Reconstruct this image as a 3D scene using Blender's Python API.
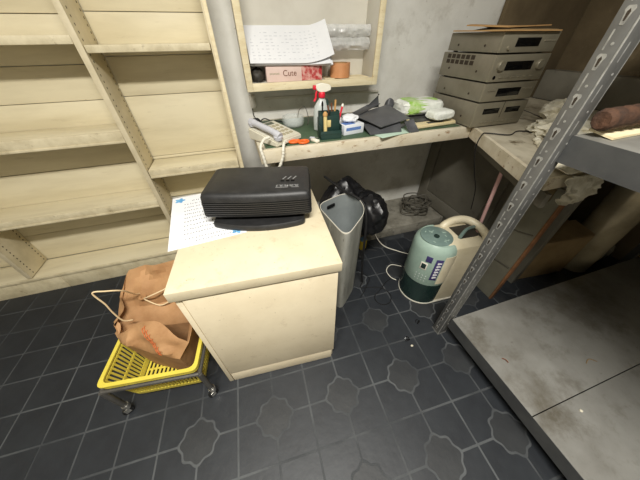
import bpy, bmesh, math, random
from mathutils import Vector, Matrix, noise
random.seed(7)
S = bpy.context.scene
for o in list(bpy.data.objects): bpy.data.objects.remove(o)
C = S.collection
PI = math.pi

# ------------------------------------------------------------------ camera
cam = bpy.data.cameras.new('camera'); co = bpy.data.objects.new('camera', cam); C.objects.link(co)
cam.sensor_width = 36; cam.lens = 36*236/640; cam.clip_start = .02
RX = Vector((0.95342858, 0.20276522, -0.22329401))
RY = Vector((-0.30150478, 0.62034453, -0.72406321))
RZ = Vector((-0.00829562, 0.75766676, 0.65258889))
co.matrix_world = Matrix.Translation((0, 0, 1.4)) @ Matrix((RX, RY, RZ)).to_4x4()
S.camera = co
# ------------------------------------------------------------------ world, light, exposure
w = bpy.data.worlds.new('world'); S.world = w; w.use_nodes = True
w.node_tree.nodes['Background'].inputs[0].default_value = (.9, .95, 1, 1)
w.node_tree.nodes['Background'].inputs[1].default_value = .05
def area(name, loc, sx, sy, power, col=(1, .97, .90), rot=(0, 0, 0)):
    l = bpy.data.lights.new(name, 'AREA'); l.shape = 'RECTANGLE'; l.size = sx; l.size_y = sy
    l.energy = power; l.color = col
    o = bpy.data.objects.new(name, l); C.objects.link(o); o.location = loc; o.rotation_euler = rot
    return o
area('ceiling_tube_light', (-.12, -.38, 2.78), 1.25, .22, 86)
S.view_settings.view_transform = 'Standard'; S.view_settings.look = 'None'
S.view_settings.exposure = 0.42; S.view_settings.gamma = 1
S.view_settings.use_curve_mapping = False

# ------------------------------------------------------------------ materials
def lin(c):
    return tuple((x/12.92 if x <= .04045 else ((x+.055)/1.055)**2.4) for x in [v/255 for v in c]) + (1,)
MATS = {}
def mat(name, col, col2=None, scale=6, rough=.6, metal=0, lo=.4, hi=.65, bump=0, stretch=None, spots=None, alpha=None, trans=0, bscale=None, coat=0):
    m = bpy.data.materials.new(name); m.use_nodes = True
    nt = m.node_tree; b = nt.nodes['Principled BSDF']
    b.inputs['Roughness'].default_value = rough; b.inputs['Metallic'].default_value = metal
    b.inputs['Base Color'].default_value = lin(col)
    if coat: b.inputs['Coat Weight'].default_value = coat
    if trans: b.inputs['Transmission Weight'].default_value = trans; b.inputs['IOR'].default_value = 1.3
    if alpha is not None: b.inputs['Alpha'].default_value = alpha
    tc = nt.nodes.new('ShaderNodeTexCoord'); mp = nt.nodes.new('ShaderNodeMapping')
    nt.links.new(tc.outputs['Object'], mp.inputs[0])
    if stretch: mp.inputs['Scale'].default_value = stretch
    src = None
    if col2:
        nz = nt.nodes.new('ShaderNodeTexNoise'); nz.inputs['Scale'].default_value = scale; nz.inputs['Detail'].default_value = 6
        nz.inputs['Roughness'].default_value = .62
        nt.links.new(mp.outputs[0], nz.inputs[0])
        r = nt.nodes.new('ShaderNodeValToRGB'); e = r.color_ramp.elements
        e[0].position = lo; e[0].color = lin(col); e[1].position = hi; e[1].color = lin(col2)
        nt.links.new(nz.outputs[0], r.inputs[0]); src = r.outputs[0]
    for sc, sl, sh, colr in ([] if not spots else spots if isinstance(spots, list) else [spots]):
        n2 = nt.nodes.new('ShaderNodeTexNoise'); n2.inputs['Scale'].default_value = sc; n2.inputs['Detail'].default_value = 8
        n2.inputs['Roughness'].default_value = .7
        nt.links.new(mp.outputs[0], n2.inputs[0])
        r2 = nt.nodes.new('ShaderNodeValToRGB'); r2.color_ramp.elements[0].position = sl; r2.color_ramp.elements[1].position = sh
        nt.links.new(n2.outputs[0], r2.inputs[0])
        mx = nt.nodes.new('ShaderNodeMix'); mx.data_type = 'RGBA'
        nt.links.new(r2.outputs[0], mx.inputs[0])
        if src: nt.links.new(src, mx.inputs[6])
        else: mx.inputs[6].default_value = lin(col)
        mx.inputs[7].default_value = lin(colr); src = mx.outputs[2]
    if src: nt.links.new(src, b.inputs['Base Color'])
    if bump:
        n3 = nt.nodes.new('ShaderNodeTexNoise'); n3.inputs['Scale'].default_value = bscale or scale*3; n3.inputs['Detail'].default_value = 5
        nt.links.new(mp.outputs[0], n3.inputs[0])
        bp = nt.nodes.new('ShaderNodeBump'); bp.inputs['Strength'].default_value = bump; bp.inputs['Distance'].default_value = .01
        nt.links.new(n3.outputs[0], bp.inputs['Height']); nt.links.new(bp.outputs[0], b.inputs['Normal'])
    MATS[name] = m; return m

mat('grout', (50, 53, 56), (84, 87, 89), 2.2, .7, lo=.42, hi=.62)
mat('tile', (30, 33, 38), (46, 50, 55), 5, .5, lo=.35, hi=.75, bump=.08, bscale=30, spots=[(2.2, .52, .80, (68, 69, 69)), (90, .66, .74, (84, 84, 82))])
mat('medallion', (36, 38, 41), (51, 53, 55), 5, .55, lo=.35, hi=.75, bump=.1, bscale=40)
mat('wall_paint', (226, 225, 219), (206, 204, 196), 3, .8, bump=.25, bscale=14, spots=[(4, .56, .74, (186, 182, 172)), (22, .64, .74, (168, 163, 152))])
mat('wall_brown', (104, 90, 66), (78, 66, 46), 2.2, .85, bump=.2, spots=(5, .6, .72, (122, 108, 84)))
mat('wall_plain', (190, 185, 172), (176, 170, 156), 2, .85)
mat('ceiling_m', (215, 213, 205), (205, 202, 194), 2, .9)
mat('ledge_m', (150, 146, 134), (120, 116, 104), 9, .85, bump=.4, spots=(16, .55, .68, (98, 94, 84)))
mat('board_grey', (124, 120, 108), (106, 101, 90), 3, .6, spots=(12, .64, .75, (86, 80, 70)))
mat('shelf_cream', (224, 214, 184), (208, 197, 166), 3, .5, stretch=(.5, 3, 3), spots=[(7, .60, .8, (180, 166, 134)), (60, .68, .74, (150, 134, 104))])
mat('shelf_edge', (222, 211, 180), (198, 186, 154), 14, .5, spots=(22, .60, .74, (150, 134, 104)))
mat('upright_m', (216, 204, 174), (198, 186, 155), 8, .5, spots=(18, .64, .78, (160, 146, 116)))
mat('hole', (52, 42, 30), rough=.8)
mat('gap', (96, 84, 62), rough=.8)
mat('cab_cream', (214, 203, 175), (203, 190, 160), 5, .5, lo=.35, hi=.7, spots=[(14, .56, .74, (182, 165, 132)), (75, .63, .70, (132, 114, 84))])  # cupboard top: same cream, darkened to offset the light from above
mat('cab_front', (236, 223, 194), (226, 212, 182), 4, .5, spots=[(12, .58, .78, (204, 188, 156)), (70, .65, .71, (150, 132, 100))])  # cupboard front: same cream, extra light on it put into the colour
mat('black_plastic', (30, 30, 31), (40, 40, 41), 30, .48, bump=.05, bscale=200)
mat('black_slat', (36, 36, 37), rough=.42)
mat('black_gloss', (14, 14, 15), rough=.25)
mat('black_rubber', (22, 22, 23), rough=.55)
mat('text_grey', (150, 150, 150), rough=.6)
mat('paper_white', (232, 233, 236), (224, 226, 230), 5, .75)
mat('ink', (70, 72, 86), rough=.8)
mat('ink_faint', (206, 208, 214), rough=.8)
mat('ink_blue', (86, 152, 205), (120, 180, 220), 20, .7)
mat('bin_m', (172, 172, 164), (142, 142, 134), 5, .45, metal=.1, stretch=(3, 3, .6), spots=[(7, .54, .72, (122, 120, 110)), (24, .62, .72, (92, 89, 80))])
mat('bin_in', (160, 166, 166), (146, 152, 152), 6, .42, metal=.2)
mat('bag_black', (18, 18, 20), (26, 26, 28), 8, .36, bump=.3, bscale=9)
mat('bag_dark', (72, 73, 76), (90, 91, 94), 6, .45, bump=.12, bscale=12)
mat('yellow', (222, 205, 84), (212, 194, 74), 10, .42)
mat('tube_grey', (104, 102, 98), (88, 86, 82), 12, .4, metal=.5)
mat('chrome', (190, 188, 182), rough=.25, metal=.9)
mat('kraft', (178, 137, 95), (156, 115, 75), 8, .75, bump=.9, bscale=7)
mat('twine', (224, 200, 160), rough=.8)
mat('orange_ink', (206, 104, 52), rough=.7)
mat('wood_pale', (236, 224, 190), (222, 206, 166), 8, .6, stretch=(1, 6, 6), spots=(20, .6, .72, (160, 128, 84)))
mat('cab_in', (214, 210, 198), (202, 197, 184), 4, .7)
mat('worn_white', (224, 215, 194), (206, 194, 168), 6, .55, stretch=(1, 2, 2), spots=(13, .58, .68, (150, 116, 80)))
mat('worn_top', (200, 192, 172), (170, 160, 138), 6, .6, spots=(5, .56, .66, (104, 90, 66)))
mat('green_mat', (62, 84, 62), (76, 96, 72), 8, .55, spots=(10, .62, .74, (98, 108, 88)))
mat('phone_cream', (216, 212, 196), (206, 201, 184), 10, .42)
mat('phone_grey', (190, 191, 198), rough=.4)
mat('lcd', (98, 104, 92), rough=.3)
mat('button', (166, 158, 132), rough=.5)
mat('cord_white', (222, 218, 204), rough=.5)
mat('orange', (234, 106, 40), rough=.4)
mat('red', (226, 40, 62), rough=.38)
mat('white_plastic', (240, 236, 220), rough=.4)
mat('milky', (206, 212, 208), rough=.32, alpha=.85)
mat('clear', (228, 234, 232), rough=.12, alpha=.28)
mat('film', (220, 222, 220), (246, 246, 246), 30, .14, alpha=.5, bump=.5, bscale=14)
mat('dark_green', (32, 56, 52), (40, 66, 60), 10, .4)
mat('wood_tan', (196, 150, 92), rough=.6)
mat('wood_dark', (112, 66, 40), rough=.6)
mat('cream_yellow', (226, 206, 142), rough=.55)
mat('box_blue', (96, 128, 190), rough=.6)
mat('box_white', (224, 228, 234), rough=.6)
mat('paper_green', (196, 220, 202), (188, 212, 194), 5, .7)
mat('scale_cream', (224, 210, 170), (212, 196, 156), 8, .45)
mat('scale_dark', (62, 62, 60), (84, 84, 80), 12, .4)
mat('pack_white', (240, 242, 236), (222, 226, 218), 12, .3, bump=.5, bscale=24)
mat('pack_green', (150, 196, 84), (206, 222, 176), 26, .35, bump=.5, bscale=24)
mat('stereo', (136, 130, 115), (126, 120, 105), 10, .42, metal=.3)
mat('stereo_front', (148, 142, 124), (138, 132, 115), 10, .38, metal=.35)
mat('display', (14, 14, 14), rough=.15)
mat('cardboard', (184, 146, 96), (164, 128, 82), 6, .8, spots=(9, .62, .75, (120, 88, 54)))
mat('cardboard_dull', (150, 128, 92), (130, 108, 74), 6, .8)
mat('box_pink', (222, 198, 188), (214, 188, 178), 8, .6)
mat('pack_red', (176, 52, 54), (216, 170, 160), 34, .4, lo=.45, hi=.6)
mat('tape_brown', (212, 152, 106), (200, 138, 92), 14, .4)
mat('dark_stuff', (58, 54, 46), (40, 38, 34), 12, .6)
mat('rack_metal', (124, 124, 122), (104, 104, 102), 6, .40, metal=.45, spots=(22, .66, .76, (84, 82, 78)))
mat('rack_panel', (146, 145, 140), (122, 120, 114), 3, .46, metal=.25, spots=[(4, .50, .68, (100, 95, 84)), (40, .64, .72, (96, 90, 80))])
mat('rack_edge', (72, 73, 74), (84, 85, 85), 8, .5, metal=.3)
mat('slot_light', (180, 180, 176), (140, 140, 137), 40, .35, metal=.4)  # shine of slot and post edges, put in as a pale colour
mat('teal', (158, 180, 168), (148, 170, 158), 8, .4)
mat('teal_dark', (112, 132, 127), (100, 120, 115), 14, .35)
mat('tank_green', (28, 44, 42), (36, 54, 50), 8, .22)
mat('heater_cream', (218, 208, 182), (206, 195, 166), 7, .42, spots=(16, .66, .78, (180, 166, 134)))
mat('label_purple', (62, 56, 104), rough=.5)
mat('label_white', (224, 224, 226), rough=.5)
mat('pink_m', (226, 184, 182), (214, 170, 168), 10, .5)
mat('cable_grey', (92, 88, 78), (74, 70, 62), 20, .6)
mat('foam_white', (220, 215, 198), (196, 189, 166), 14, .75, bump=.5)
mat('rope_brown', (82, 54, 36), (54, 36, 25), 20, .85, bump=.6, bscale=60)
mat('roll_wrap', (196, 184, 156), (160, 148, 122), 4, .22, metal=.35)
mat('panel_green', (122, 120, 106), (106, 103, 90), 4, .6, spots=(10, .62, .75, (88, 84, 72)))
mat('raw_edge', (138, 96, 62), (112, 76, 48), 14, .8)
mat('plate_brown', (92, 76, 44), (108, 90, 54), 10, .6)
mat('yellow_box', (216, 190, 62), rough=.6)
mat('plug_blue', (110, 150, 190), rough=.5)

# ------------------------------------------------------------------ mesh helpers
def B(): return bmesh.new()
def merge(dst, src, M=None):
    me = bpy.data.meshes.new('tmp'); src.to_mesh(me); src.free()
    if M: me.transform(M)
    dst.from_mesh(me); bpy.data.meshes.remove(me)
def box(bm, c, s, bev=0, rot=None, seg=2):
    t = B(); bmesh.ops.create_cube(t, size=1); bmesh.ops.scale(t, vec=s, verts=t.verts)
    if bev: bmesh.ops.bevel(t, geom=t.edges[:], offset=bev, segments=seg, affect='EDGES', profile=.5)
    M = Matrix.Translation(c)
    if rot is not None: M = M @ (rot if isinstance(rot, Matrix) else Matrix.Rotation(rot, 4, 'Z'))
    merge(bm, t, M); return bm
def bx(x0, x1, y0, y1, z0, z1, bev=0):
    return box(B(), ((x0+x1)/2, (y0+y1)/2, (z0+z1)/2), (x1-x0, y1-y0, z1-z0), bev)
def loft(bm, rings, cap=True):
    R = [[bm.verts.new(p) for p in r] for r in rings]; n = len(R[0])
    for a, b in zip(R, R[1:]):
        for i in range(n): bm.faces.new((a[i], a[(i+1) % n], b[(i+1) % n], b[i]))
    if cap: bm.faces.new(R[0][::-1]); bm.faces.new(R[-1])
    bmesh.ops.recalc_face_normals(bm, faces=bm.faces[:]); return bm
def prism(bm, pts, z0, z1): return loft(bm, [[(x, y, z0) for x, y in pts], [(x, y, z1) for x, y in pts]])
def circ(cx, cy, r, z, n=24, ry=None, a0=0):
    return [(cx+r*math.cos(a0+2*PI*i/n), cy+(ry or r)*math.sin(a0+2*PI*i/n), z) for i in range(n)]
def lathe(bm, prof, c=(0, 0), n=24): return loft(bm, [circ(c[0], c[1], r, z, n) for r, z in prof])
def catmull(P, k=8, closed=False):
    P = [Vector(p) for p in P]; out = []; n = len(P)
    for i in range(n if closed else n-1):
        if closed: a, b, c, d = P[i-1], P[i], P[(i+1) % n], P[(i+2) % n]
        else: a, b, c, d = P[max(i-1, 0)], P[i], P[i+1], P[min(i+2, n-1)]
        for j in range(k):
            t = j/k; out.append(.5*((2*b)+(c-a)*t+(2*a-5*b+4*c-d)*t*t+(3*b-a-3*c+d)*t**3))
    if not closed: out.append(P[-1])
    return out
def tube(bm, P, r, n=8, smooth=8, closed=False):
    Q = catmull(P, smooth, closed) if smooth else [Vector(p) for p in P]
    rings = []; up = Vector((0, 0, 1)); prev = None; m = len(Q)
    for i, p in enumerate(Q):
        if closed: d = Q[(i+1) % m]-Q[i-1]
        else: d = Q[min(i+1, m-1)]-Q[max(i-1, 0)]
        if d.length < 1e-9: d = Vector((0, 0, 1))
        d.normalize()
        if prev is None: u = d.cross(up if abs(d.z) < .9 else Vector((1, 0, 0))).normalized()
        else:
            u = prev-d*prev.dot(d); u = u.normalized() if u.length > 1e-6 else d.orthogonal().normalized()
        prev = u; v = d.cross(u)
        rr = r[min(i, len(r)-1)] if isinstance(r, list) else r
        rings.append([p+u*rr*math.cos(2*PI*k/n)+v*rr*math.sin(2*PI*k/n) for k in range(n)])
    if closed: rings.append(rings[0])
    return loft(bm, rings, cap=not closed)
def rpoly(pts, rad, n=6):
    out = []; m = len(pts)
    for i in range(m):
        p = Vector(pts[i]); a = (Vector(pts[i-1])-p); b = (Vector(pts[(i+1) % m])-p)
        r = rad[i] if isinstance(rad, (list, tuple)) else rad
        if r <= 0: out.append(tuple(p)); continue
        a.normalize(); b.normalize(); q0 = p+a*r; q1 = p+b*r
        for k in range(n+1):
            t = k/n; out.append(tuple(q0*(1-t)**2+p*2*t*(1-t)+q1*t*t))
    return out
def sheet(bm, fn, nx, ny, thick=None):
    V = [[Vector(fn(i/nx, j/ny)) for i in range(nx+1)] for j in range(ny+1)]
    def grid(off):
        G = [[bm.verts.new(v+off) for v in row] for row in V]
        for j in range(ny):
            for i in range(nx): bm.faces.new((G[j][i], G[j][i+1], G[j+1][i+1], G[j+1][i]))
        return G
    G = grid(Vector((0, 0, 0)))
    if thick:
        off = Vector(thick); H = grid(off)
        bd = [(0, i) for i in range(nx)]+[(j, nx) for j in range(ny)]+[(ny, i) for i in range(nx, 0, -1)]+[(j, 0) for j in range(ny, 0, -1)]
        for k in range(len(bd)):
            a, b = bd[k], bd[(k+1) % len(bd)]
            bm.faces.new((G[a[0]][a[1]], G[b[0]][b[1]], H[b[0]][b[1]], H[a[0]][a[1]]))
    bmesh.ops.recalc_face_normals(bm, faces=bm.faces[:]); return bm
def lump(c, s, seed=0, amp=.3, freq=2.2, sub=4, flat=None, ridge=True):
    """crumpled soft bundle, flat underneath at z = flat"""
    t = B(); bmesh.ops.create_icosphere(t, subdivisions=sub, radius=1)
    for v in t.verts:
        d = v.co.normalized(); q = d*freq+Vector((seed*3.1, seed*1.7, seed*.9))
        n1 = noise.noise(q); n2 = noise.noise(q*2.3)
        if ridge: k = 1+amp*(1-2*abs(n1))*.8+amp*.5*(1-2*abs(n2))-amp*.4
        else: k = 1+amp*n1+amp*.5*n2
        p = d*k; v.co = Vector((c[0]+p.x*s[0], c[1]+p.y*s[1], c[2]+p.z*s[2]))
        if flat is not None and v.co.z < flat: v.co.z = flat
    return t
def text_bm(s, size, ext=.0004):
    cu = bpy.data.curves.new('t', 'FONT'); cu.body = s; cu.size = size; cu.extrude = ext; cu.align_x = 'CENTER'; cu.align_y = 'CENTER'
    o = bpy.data.objects.new('t', cu); C.objects.link(o)
    dg = bpy.context.evaluated_depsgraph_get(); me = bpy.data.meshes.new_from_object(o.evaluated_get(dg))
    bm = B(); bm.from_mesh(me); bpy.data.meshes.remove(me); bpy.data.objects.remove(o); return bm
def xf(bm, M): bm.transform(M); return bm
def smooth_mesh(me, ang=40):
    for p in me.polygons: p.use_smooth = True
    try: me.set_sharp_from_angle(angle=math.radians(ang))
    except Exception: pass
INV = {}
def obj(name, bm, m, parent=None, world=False, sm=40):
    me = bpy.data.meshes.new(name); bm.to_mesh(me); bm.free()
    me.materials.append(MATS[m])
    if sm: smooth_mesh(me, sm)
    o = bpy.data.objects.new(name, me); C.objects.link(o)
    if parent is not None:
        o.parent = parent
        INV[o.name] = INV.get(parent.name, Matrix())
        if world: me.transform(INV[o.name])
    return o
def tag(o, label, cat, group=None):
    o['label'] = label; o['category'] = cat
    if group: o['group'] = group
    return o
def thing(name, label, cat, loc=(0, 0, 0), rz=0, group=None):
    o = bpy.data.objects.new(name, None); C.objects.link(o); o.empty_display_size = .05
    o.location = loc; o.rotation_euler = (0, 0, rz)
    INV[o.name] = (Matrix.Translation(loc) @ Matrix.Rotation(rz, 4, 'Z')).inverted()
    return tag(o, label, cat, group)
def struct(name, bm, m, sm=40):
    o = obj(name, bm, m, sm=sm); o['kind'] = 'structure'; return o
def copy(o, parent, loc=None, rz=None):
    c = o.copy(); C.objects.link(c); c.parent = parent
    if loc is not None: c.location = loc
    if rz is not None: c.rotation_euler = (0, 0, rz)
    return c
def W(bm, name, m, parent, sm=40): return obj(name, bm, m, parent, True, sm)

WY = 1.84; ZC = .9625
# ================================================================== SETTING
XL, XR, YF, ZT = -2.3, 2.72, -1.9, 2.86
fl = struct('floor', bx(XL, XR, YF, WY, -.06, -.0016), 'grout')
struct('ceiling', bx(XL, XR, YF, WY, ZT, ZT+.05), 'ceiling_m')
struct('wall_back', bx(XL, XR, WY, WY+.06, -.06, ZT), 'wall_paint')
struct('wall_left', bx(XL-.06, XL, YF, WY, -.06, ZT), 'wall_plain')
struct('wall_right', bx(XR, XR+.06, YF, WY, -.06, ZT), 'wall_brown')
struct('wall_front', bx(XL, XR, YF-.06, YF, -.06, ZT), 'wall_plain')
struct('trim_1', bx(.02, 1.66, 1.405, WY, 0, .095, .004), 'ledge_m')        # raised concrete ledge under the worktop
struct('trim_2', bx(2.60, XR, .60, 1.79, ZC+.001, 1.17, .004), 'board_grey')  # board facing at the foot of the right wall

# floor tiles
s_ = .174; th = math.radians(-2.3); O = Vector((.569, .338)); g = .0045
ux = Vector((math.cos(th), math.sin(th))); uy = Vector((-math.sin(th), math.cos(th)))
def rmed(a, k): return k*(1+.03*math.cos(4*a)+.07*math.cos(8*a))
def tile_mesh():
    bm = B(); pts = []
    N = 24
    for i in range(N+1):
        a = PI/2*(1-i/N); r = rmed(a, .0845)
        x, y = r*math.cos(a), r*math.sin(a)
        pts.append((max(x, g), max(y, g)))
    pts += [(s_-g, g), (s_-g, s_-g), (g, s_-g)]
    prism(bm, pts, -.0035, 0)
    me = bpy.data.meshes.new('tile'); bm.to_mesh(me); bm.free(); me.materials.append(MATS['tile']); return me
def plain_mesh():
    bm = B(); prism(bm, [(g, g), (s_-g, g), (s_-g, s_-g), (g, s_-g)], -.0035, 0)
    me = bpy.data.meshes.new('tile'); bm.to_mesh(me); bm.free(); me.materials.append(MATS['tile']); return me
def med_mesh():
    bm = B(); prism(bm, [(rmed(2*PI*i/64, .0745)*math.cos(2*PI*i/64), rmed(2*PI*i/64, .0745)*math.sin(2*PI*i/64)) for i in range(64)], -.0035, -.0002)
    me = bpy.data.meshes.new('medallion'); bm.to_mesh(me); bm.free(); me.materials.append(MATS['medallion']); return me
tm, mm, pm = tile_mesh(), med_mesh(), plain_mesh()
def inview(p):   # floor the photograph can see, a little beyond on each side
    return -2.2 < p.x < 1.42 and -.36 < p.y < 1.62 and not (p.x > .0 and p.y > 1.38) and not (p.x > 1.05 and p.y < .42) and not (p.x > -.9-.0 and False)
rest = B()
def add_rest(me, M):
    t = B(); t.from_mesh(me); merge(rest, t, M)
for i in range(-10, 8):
    for j in range(-8, 6):
        c = O+ux*(2*s_*i)+uy*(2*s_*j); plain = c.x <= -.72
        ok = XL+.1 < c.x < XR-.1 and YF+.1 < c.y < 1.58 and not (c.x > -.1 and c.y > 1.30)
        if not plain:
            if inview(c):
                o = bpy.data.objects.new('medallion', mm); C.objects.link(o); o.parent = fl; o.location = (c.x, c.y, 0); o.rotation_euler = (0, 0, th)
            elif ok: add_rest(mm, Matrix.Translation((c.x, c.y, 0)) @ Matrix.Rotation(th, 4, 'Z'))
        for q in range(4):
            a = th+q*PI/2; d = Vector((math.cos(a+PI/4), math.sin(a+PI/4)))*s_*.707; p = c+d
            if inview(p):
                o = bpy.data.objects.new('tile', pm if plain else tm); C.objects.link(o); o.parent = fl
                o.location = (c.x, c.y, 0); o.rotation_euler = (0, 0, a)
            elif XL+.09 < p.x < XR-.09 and YF+.09 < p.y < 1.60 and not (p.x > -.1 and p.y > 1.30):
                add_rest(pm if plain else tm, Matrix.Translation((c.x, c.y, 0)) @ Matrix.Rotation(a, 4, 'Z'))
ro = obj('outer_tiles', rest, 'tile', fl, sm=0); ro['kind'] = 'stuff'

# ================================================================== STEEL SHELVING (left)
sh = thing('steel_shelving', 'cream painted steel wall shelving with slotted uprights and plank back', 'shelving', (-1.1, 1.73, 0))
FY = 1.636; BY = 1.825
for z0, z1 in ((.142, .36), (.362, .56), (.565, .78), (.783, .99), (.993, 1.14), (1.143, 1.30), (1.303, 1.49), (1.493, 1.70), (1.703, 1.96)):
    W(bx(-2.25, -.622, BY-random.uniform(0, .004), WY-.002, z0, z1, .002), 'back_plank', 'shelf_cream', sh)
for z0, z1 in ((.50, .78), (.783, .80), (.803, 1.148), (1.151, 1.33), (1.333, 1.50), (1.503, 1.72), (1.723, 1.96)):
    W(bx(-.602, -.062, BY-random.uniform(0, .004), WY-.002, z0, z1, .002), 'back_plank', 'shelf_cream', sh)
def upright(x, z0, m='upright_m', side=1):
    u = W(bx(x-.010, x+.010, FY-.012, BY-.004, z0, 1.97, .0015), 'upright', m, sh)
    fr = W(bx(x-.016, x+.012, FY-.016, FY-.011, z0, 1.97, .001), 'front_flange', m, u)
    for yy in (FY+.025, BY-.028):
        hb = B()
        for k in range(int((1.95-z0)/.0265)):
            z = z0+.02+k*.0265
            box(hb, (x+.0101, yy, z), (.0006, .007, .009))
        W(hb, 'slot_column', 'hole', u, sm=0)['kind'] = 'stuff'
upright(-.612, 0.0); upright(-1.60, 0.15); 
W(bx(-.060, -.040, FY-.014, BY-.004, 0, 1.97, .0015), 'upright', 'upright_m', sh)
W(bx(-.052, -.034, FY-.022, FY-.012, 0, 1.97, .0015), 'trim_strip', 'wood_pale', sh)
def shelf(x0, x1, zt, lip, nm='shelf', y0=FY-.014):
    p = W(bx(x0, x1, y0+.012, BY-.006, zt-.014, zt, .001), nm, 'shelf_cream', sh)
    W(bx(x0, x1, y0, y0+.012, zt-lip, zt+.001, .002), 'front_lip', 'shelf_edge', p)
    if lip > .035: W(bx(x0, x1, y0-.003, y0, zt-lip, zt-lip+.012, .001), 'lip_bead', 'shelf_edge', p)
shelf(-2.25, -.630, 1.414, .030); shelf(-2.25, -.630, 1.017, .058); shelf(-2.25, -.630, .588, .048)
shelf(-.596, -.064, 1.380, .028); shelf(-.596, -.064, .784, .046)
shelf(-.596, -.064, .46, .05)
shelf(-2.25, -.05, .142, .02, 'base_shelf', FY-.02)
W(bx(-2.25, -1.452, FY-.012, FY, 0, .120, .002), 'kick_board', 'shelf_edge', sh)
W(bx(-1.449, -.05, FY-.012, FY, 0, .120, .002), 'kick_board', 'shelf_edge', sh)

# ================================================================== WORKTOPS
wt = thing('worktop', 'long worn white wooden worktop along the back wall', 'worktop', (.7, 1.5, 0))
W(bx(.066, 1.72, 1.250, WY-.001, ZC-.022, ZC, .002), 'top_board', 'worn_top', wt)
W(bx(.066, 1.392, 1.232, 1.252, ZC-.068, ZC+.001, .003), 'front_rail', 'worn_white', wt)
W(bx(.066, .088, 1.252, WY-.001, ZC-.068, ZC-.022, .002), 'side_rail', 'worn_white', wt)
W(bx(.2, .24, 1.79, WY-.001, .095, ZC-.022, .002), 'support_post', 'board_grey', wt)
ct = thing('corner_worktop', 'stained slanting side worktop carrying the stereo, by the rack post', 'worktop', (1.8, 1.0, 0))
p0, p1 = Vector((1.396, 1.236)), Vector((1.098, .565)); dd = (p1-p0).normalized(); nn = Vector((-dd.y, dd.x))*1
W(prism(B(), [tuple(p0+nn*.02), tuple(p1+nn*.02), (2.59, .565), (2.59, WY-.002), (1.722, WY-.002), (1.722, 1.249), (1.40, 1.249)], ZC-.022, ZC-.0005), 'top_board', 'worn_top', ct)
W(prism(B(), [tuple(p0), tuple(p1), tuple(p1+nn*.02), tuple(p0+nn*.02)], ZC-.062, ZC+.001), 'front_rail', 'worn_white', ct)
W(bx(1.13, 2.59, .548, .565, ZC-.05, ZC+.001, .002), 'end_rail', 'worn_white', ct)
q0, q1 = p0+nn*.06, p1+nn*.06
W(prism(B(), [tuple(q0), tuple(q1), tuple(q1+nn*.02), tuple(q0+nn*.02)], ZC-.13, ZC-.066), 'under_rail', 'board_grey', ct)
sp = W(bx(1.418, 1.440, .592, .83, 0, ZC-.13, .001), 'support_panel', 'panel_green', ct)
W(bx(1.414, 1.444, .580, .592, 0, ZC-.13, .002), 'raw_edge', 'raw_edge', sp)
W(tube(B(), [(1.412, .60, .30), (1.409, .75, .29), (1.411, .82, .31)], .003, 6), 'strap_wire', 'cable_grey', sp)
W(tube(B(), [(1.412, .60, .56), (1.408, .72, .53), (1.411, .82, .56)], .003, 6), 'strap_wire', 'cable_grey', sp)
pl = W(bx(1.410, 1.4175, .64, .735, .755, .83, .001), 'name_plate', 'plate_brown', sp)
em = B()
for k in range(8):
    a = k*PI/4; box(em, (1.4096, .685+.013*math.cos(a), .792+.013*math.sin(a)), (.001, .008, .008), rot=Matrix.Rotation(a, 4, 'X'))
box(em, (1.4096, .685, .792), (.001, .010, .010))
W(em, 'emblem', 'cardboard_dull', pl)
W(bx(2.54, 2.585, 1.0, 1.05, 0, ZC-.022, .002), 'leg', 'board_grey', ct)

# low cupboard wall under the corner worktop
pc = thing('panelled_cupboard', 'grey framed cupboard front closing the space under the corner worktop', 'cupboard', (1.7, 1.5, 0))
W(bx(1.676, 1.716, .64, WY-.003, 0, ZC-.022, .002), 'carcass', 'board_grey', pc)
W(bx(1.664, 1.676, 1.10, 1.71, .225, .80, .003), 'door_panel', 'board_grey', pc)
for (a, b, c, d) in ((1.715, 1.83, .10, .93), (1.02, 1.095, .10, .93)):
    W(bx(1.660, 1.676, a, b, c, d, .002), 'frame_stile', 'board_grey', pc)
for (c, d) in ((.10, .22), (.805, .93)):
    W(bx(1.660, 1.676, 1.095, 1.715, c, d, .002), 'frame_rail', 'board_grey', pc)

# ================================================================== WALL CABINET
wc = thing('wall_cabinet', 'open pale wood cabinet hung on the back wall above the telephone', 'cabinet', (.5, 1.75, 1.16))
W(bx(.084, .112, 1.664, WY-.001, 1.16, 1.98, .002), 'side_panel', 'cab_in', wc)
W(bx(.881, .909, 1.664, WY-.001, 1.16, 1.98, .002), 'side_panel', 'cab_in', wc)
W(bx(.112, .881, 1.664, WY-.001, 1.165, 1.195, .001), 'bottom_panel', 'cab_in', wc)
W(bx(.112, .881, 1.664, WY-.001, 1.95, 1.98, .001), 'top_panel', 'cab_in', wc)
W(bx(.112, .881, 1.828, WY-.001, 1.195, 1.95, 0), 'back_panel', 'cab_in', wc)
W(bx(.080, .116, 1.652, 1.664, 1.158, 1.985, .002), 'face_stile', 'wood_pale', wc)
W(bx(.877, .912, 1.652, 1.664, 1.158, 1.985, .002), 'face_stile', 'wood_pale', wc)
W(bx(.116, .877, 1.652, 1.664, 1.158, 1.199, .002), 'face_rail', 'wood_pale', wc)
W(bx(.116, .877, 1.652, 1.664, 1.945, 1.985, .002), 'face_rail', 'wood_pale', wc)
rd = tag(obj('wall_batten', bx(.19, 1.03, 1.822, WY-.0005, 1.085, 1.098, .003), 'cab_in'), 'thin painted batten on the wall just below the pale cabinet', 'batten')

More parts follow.
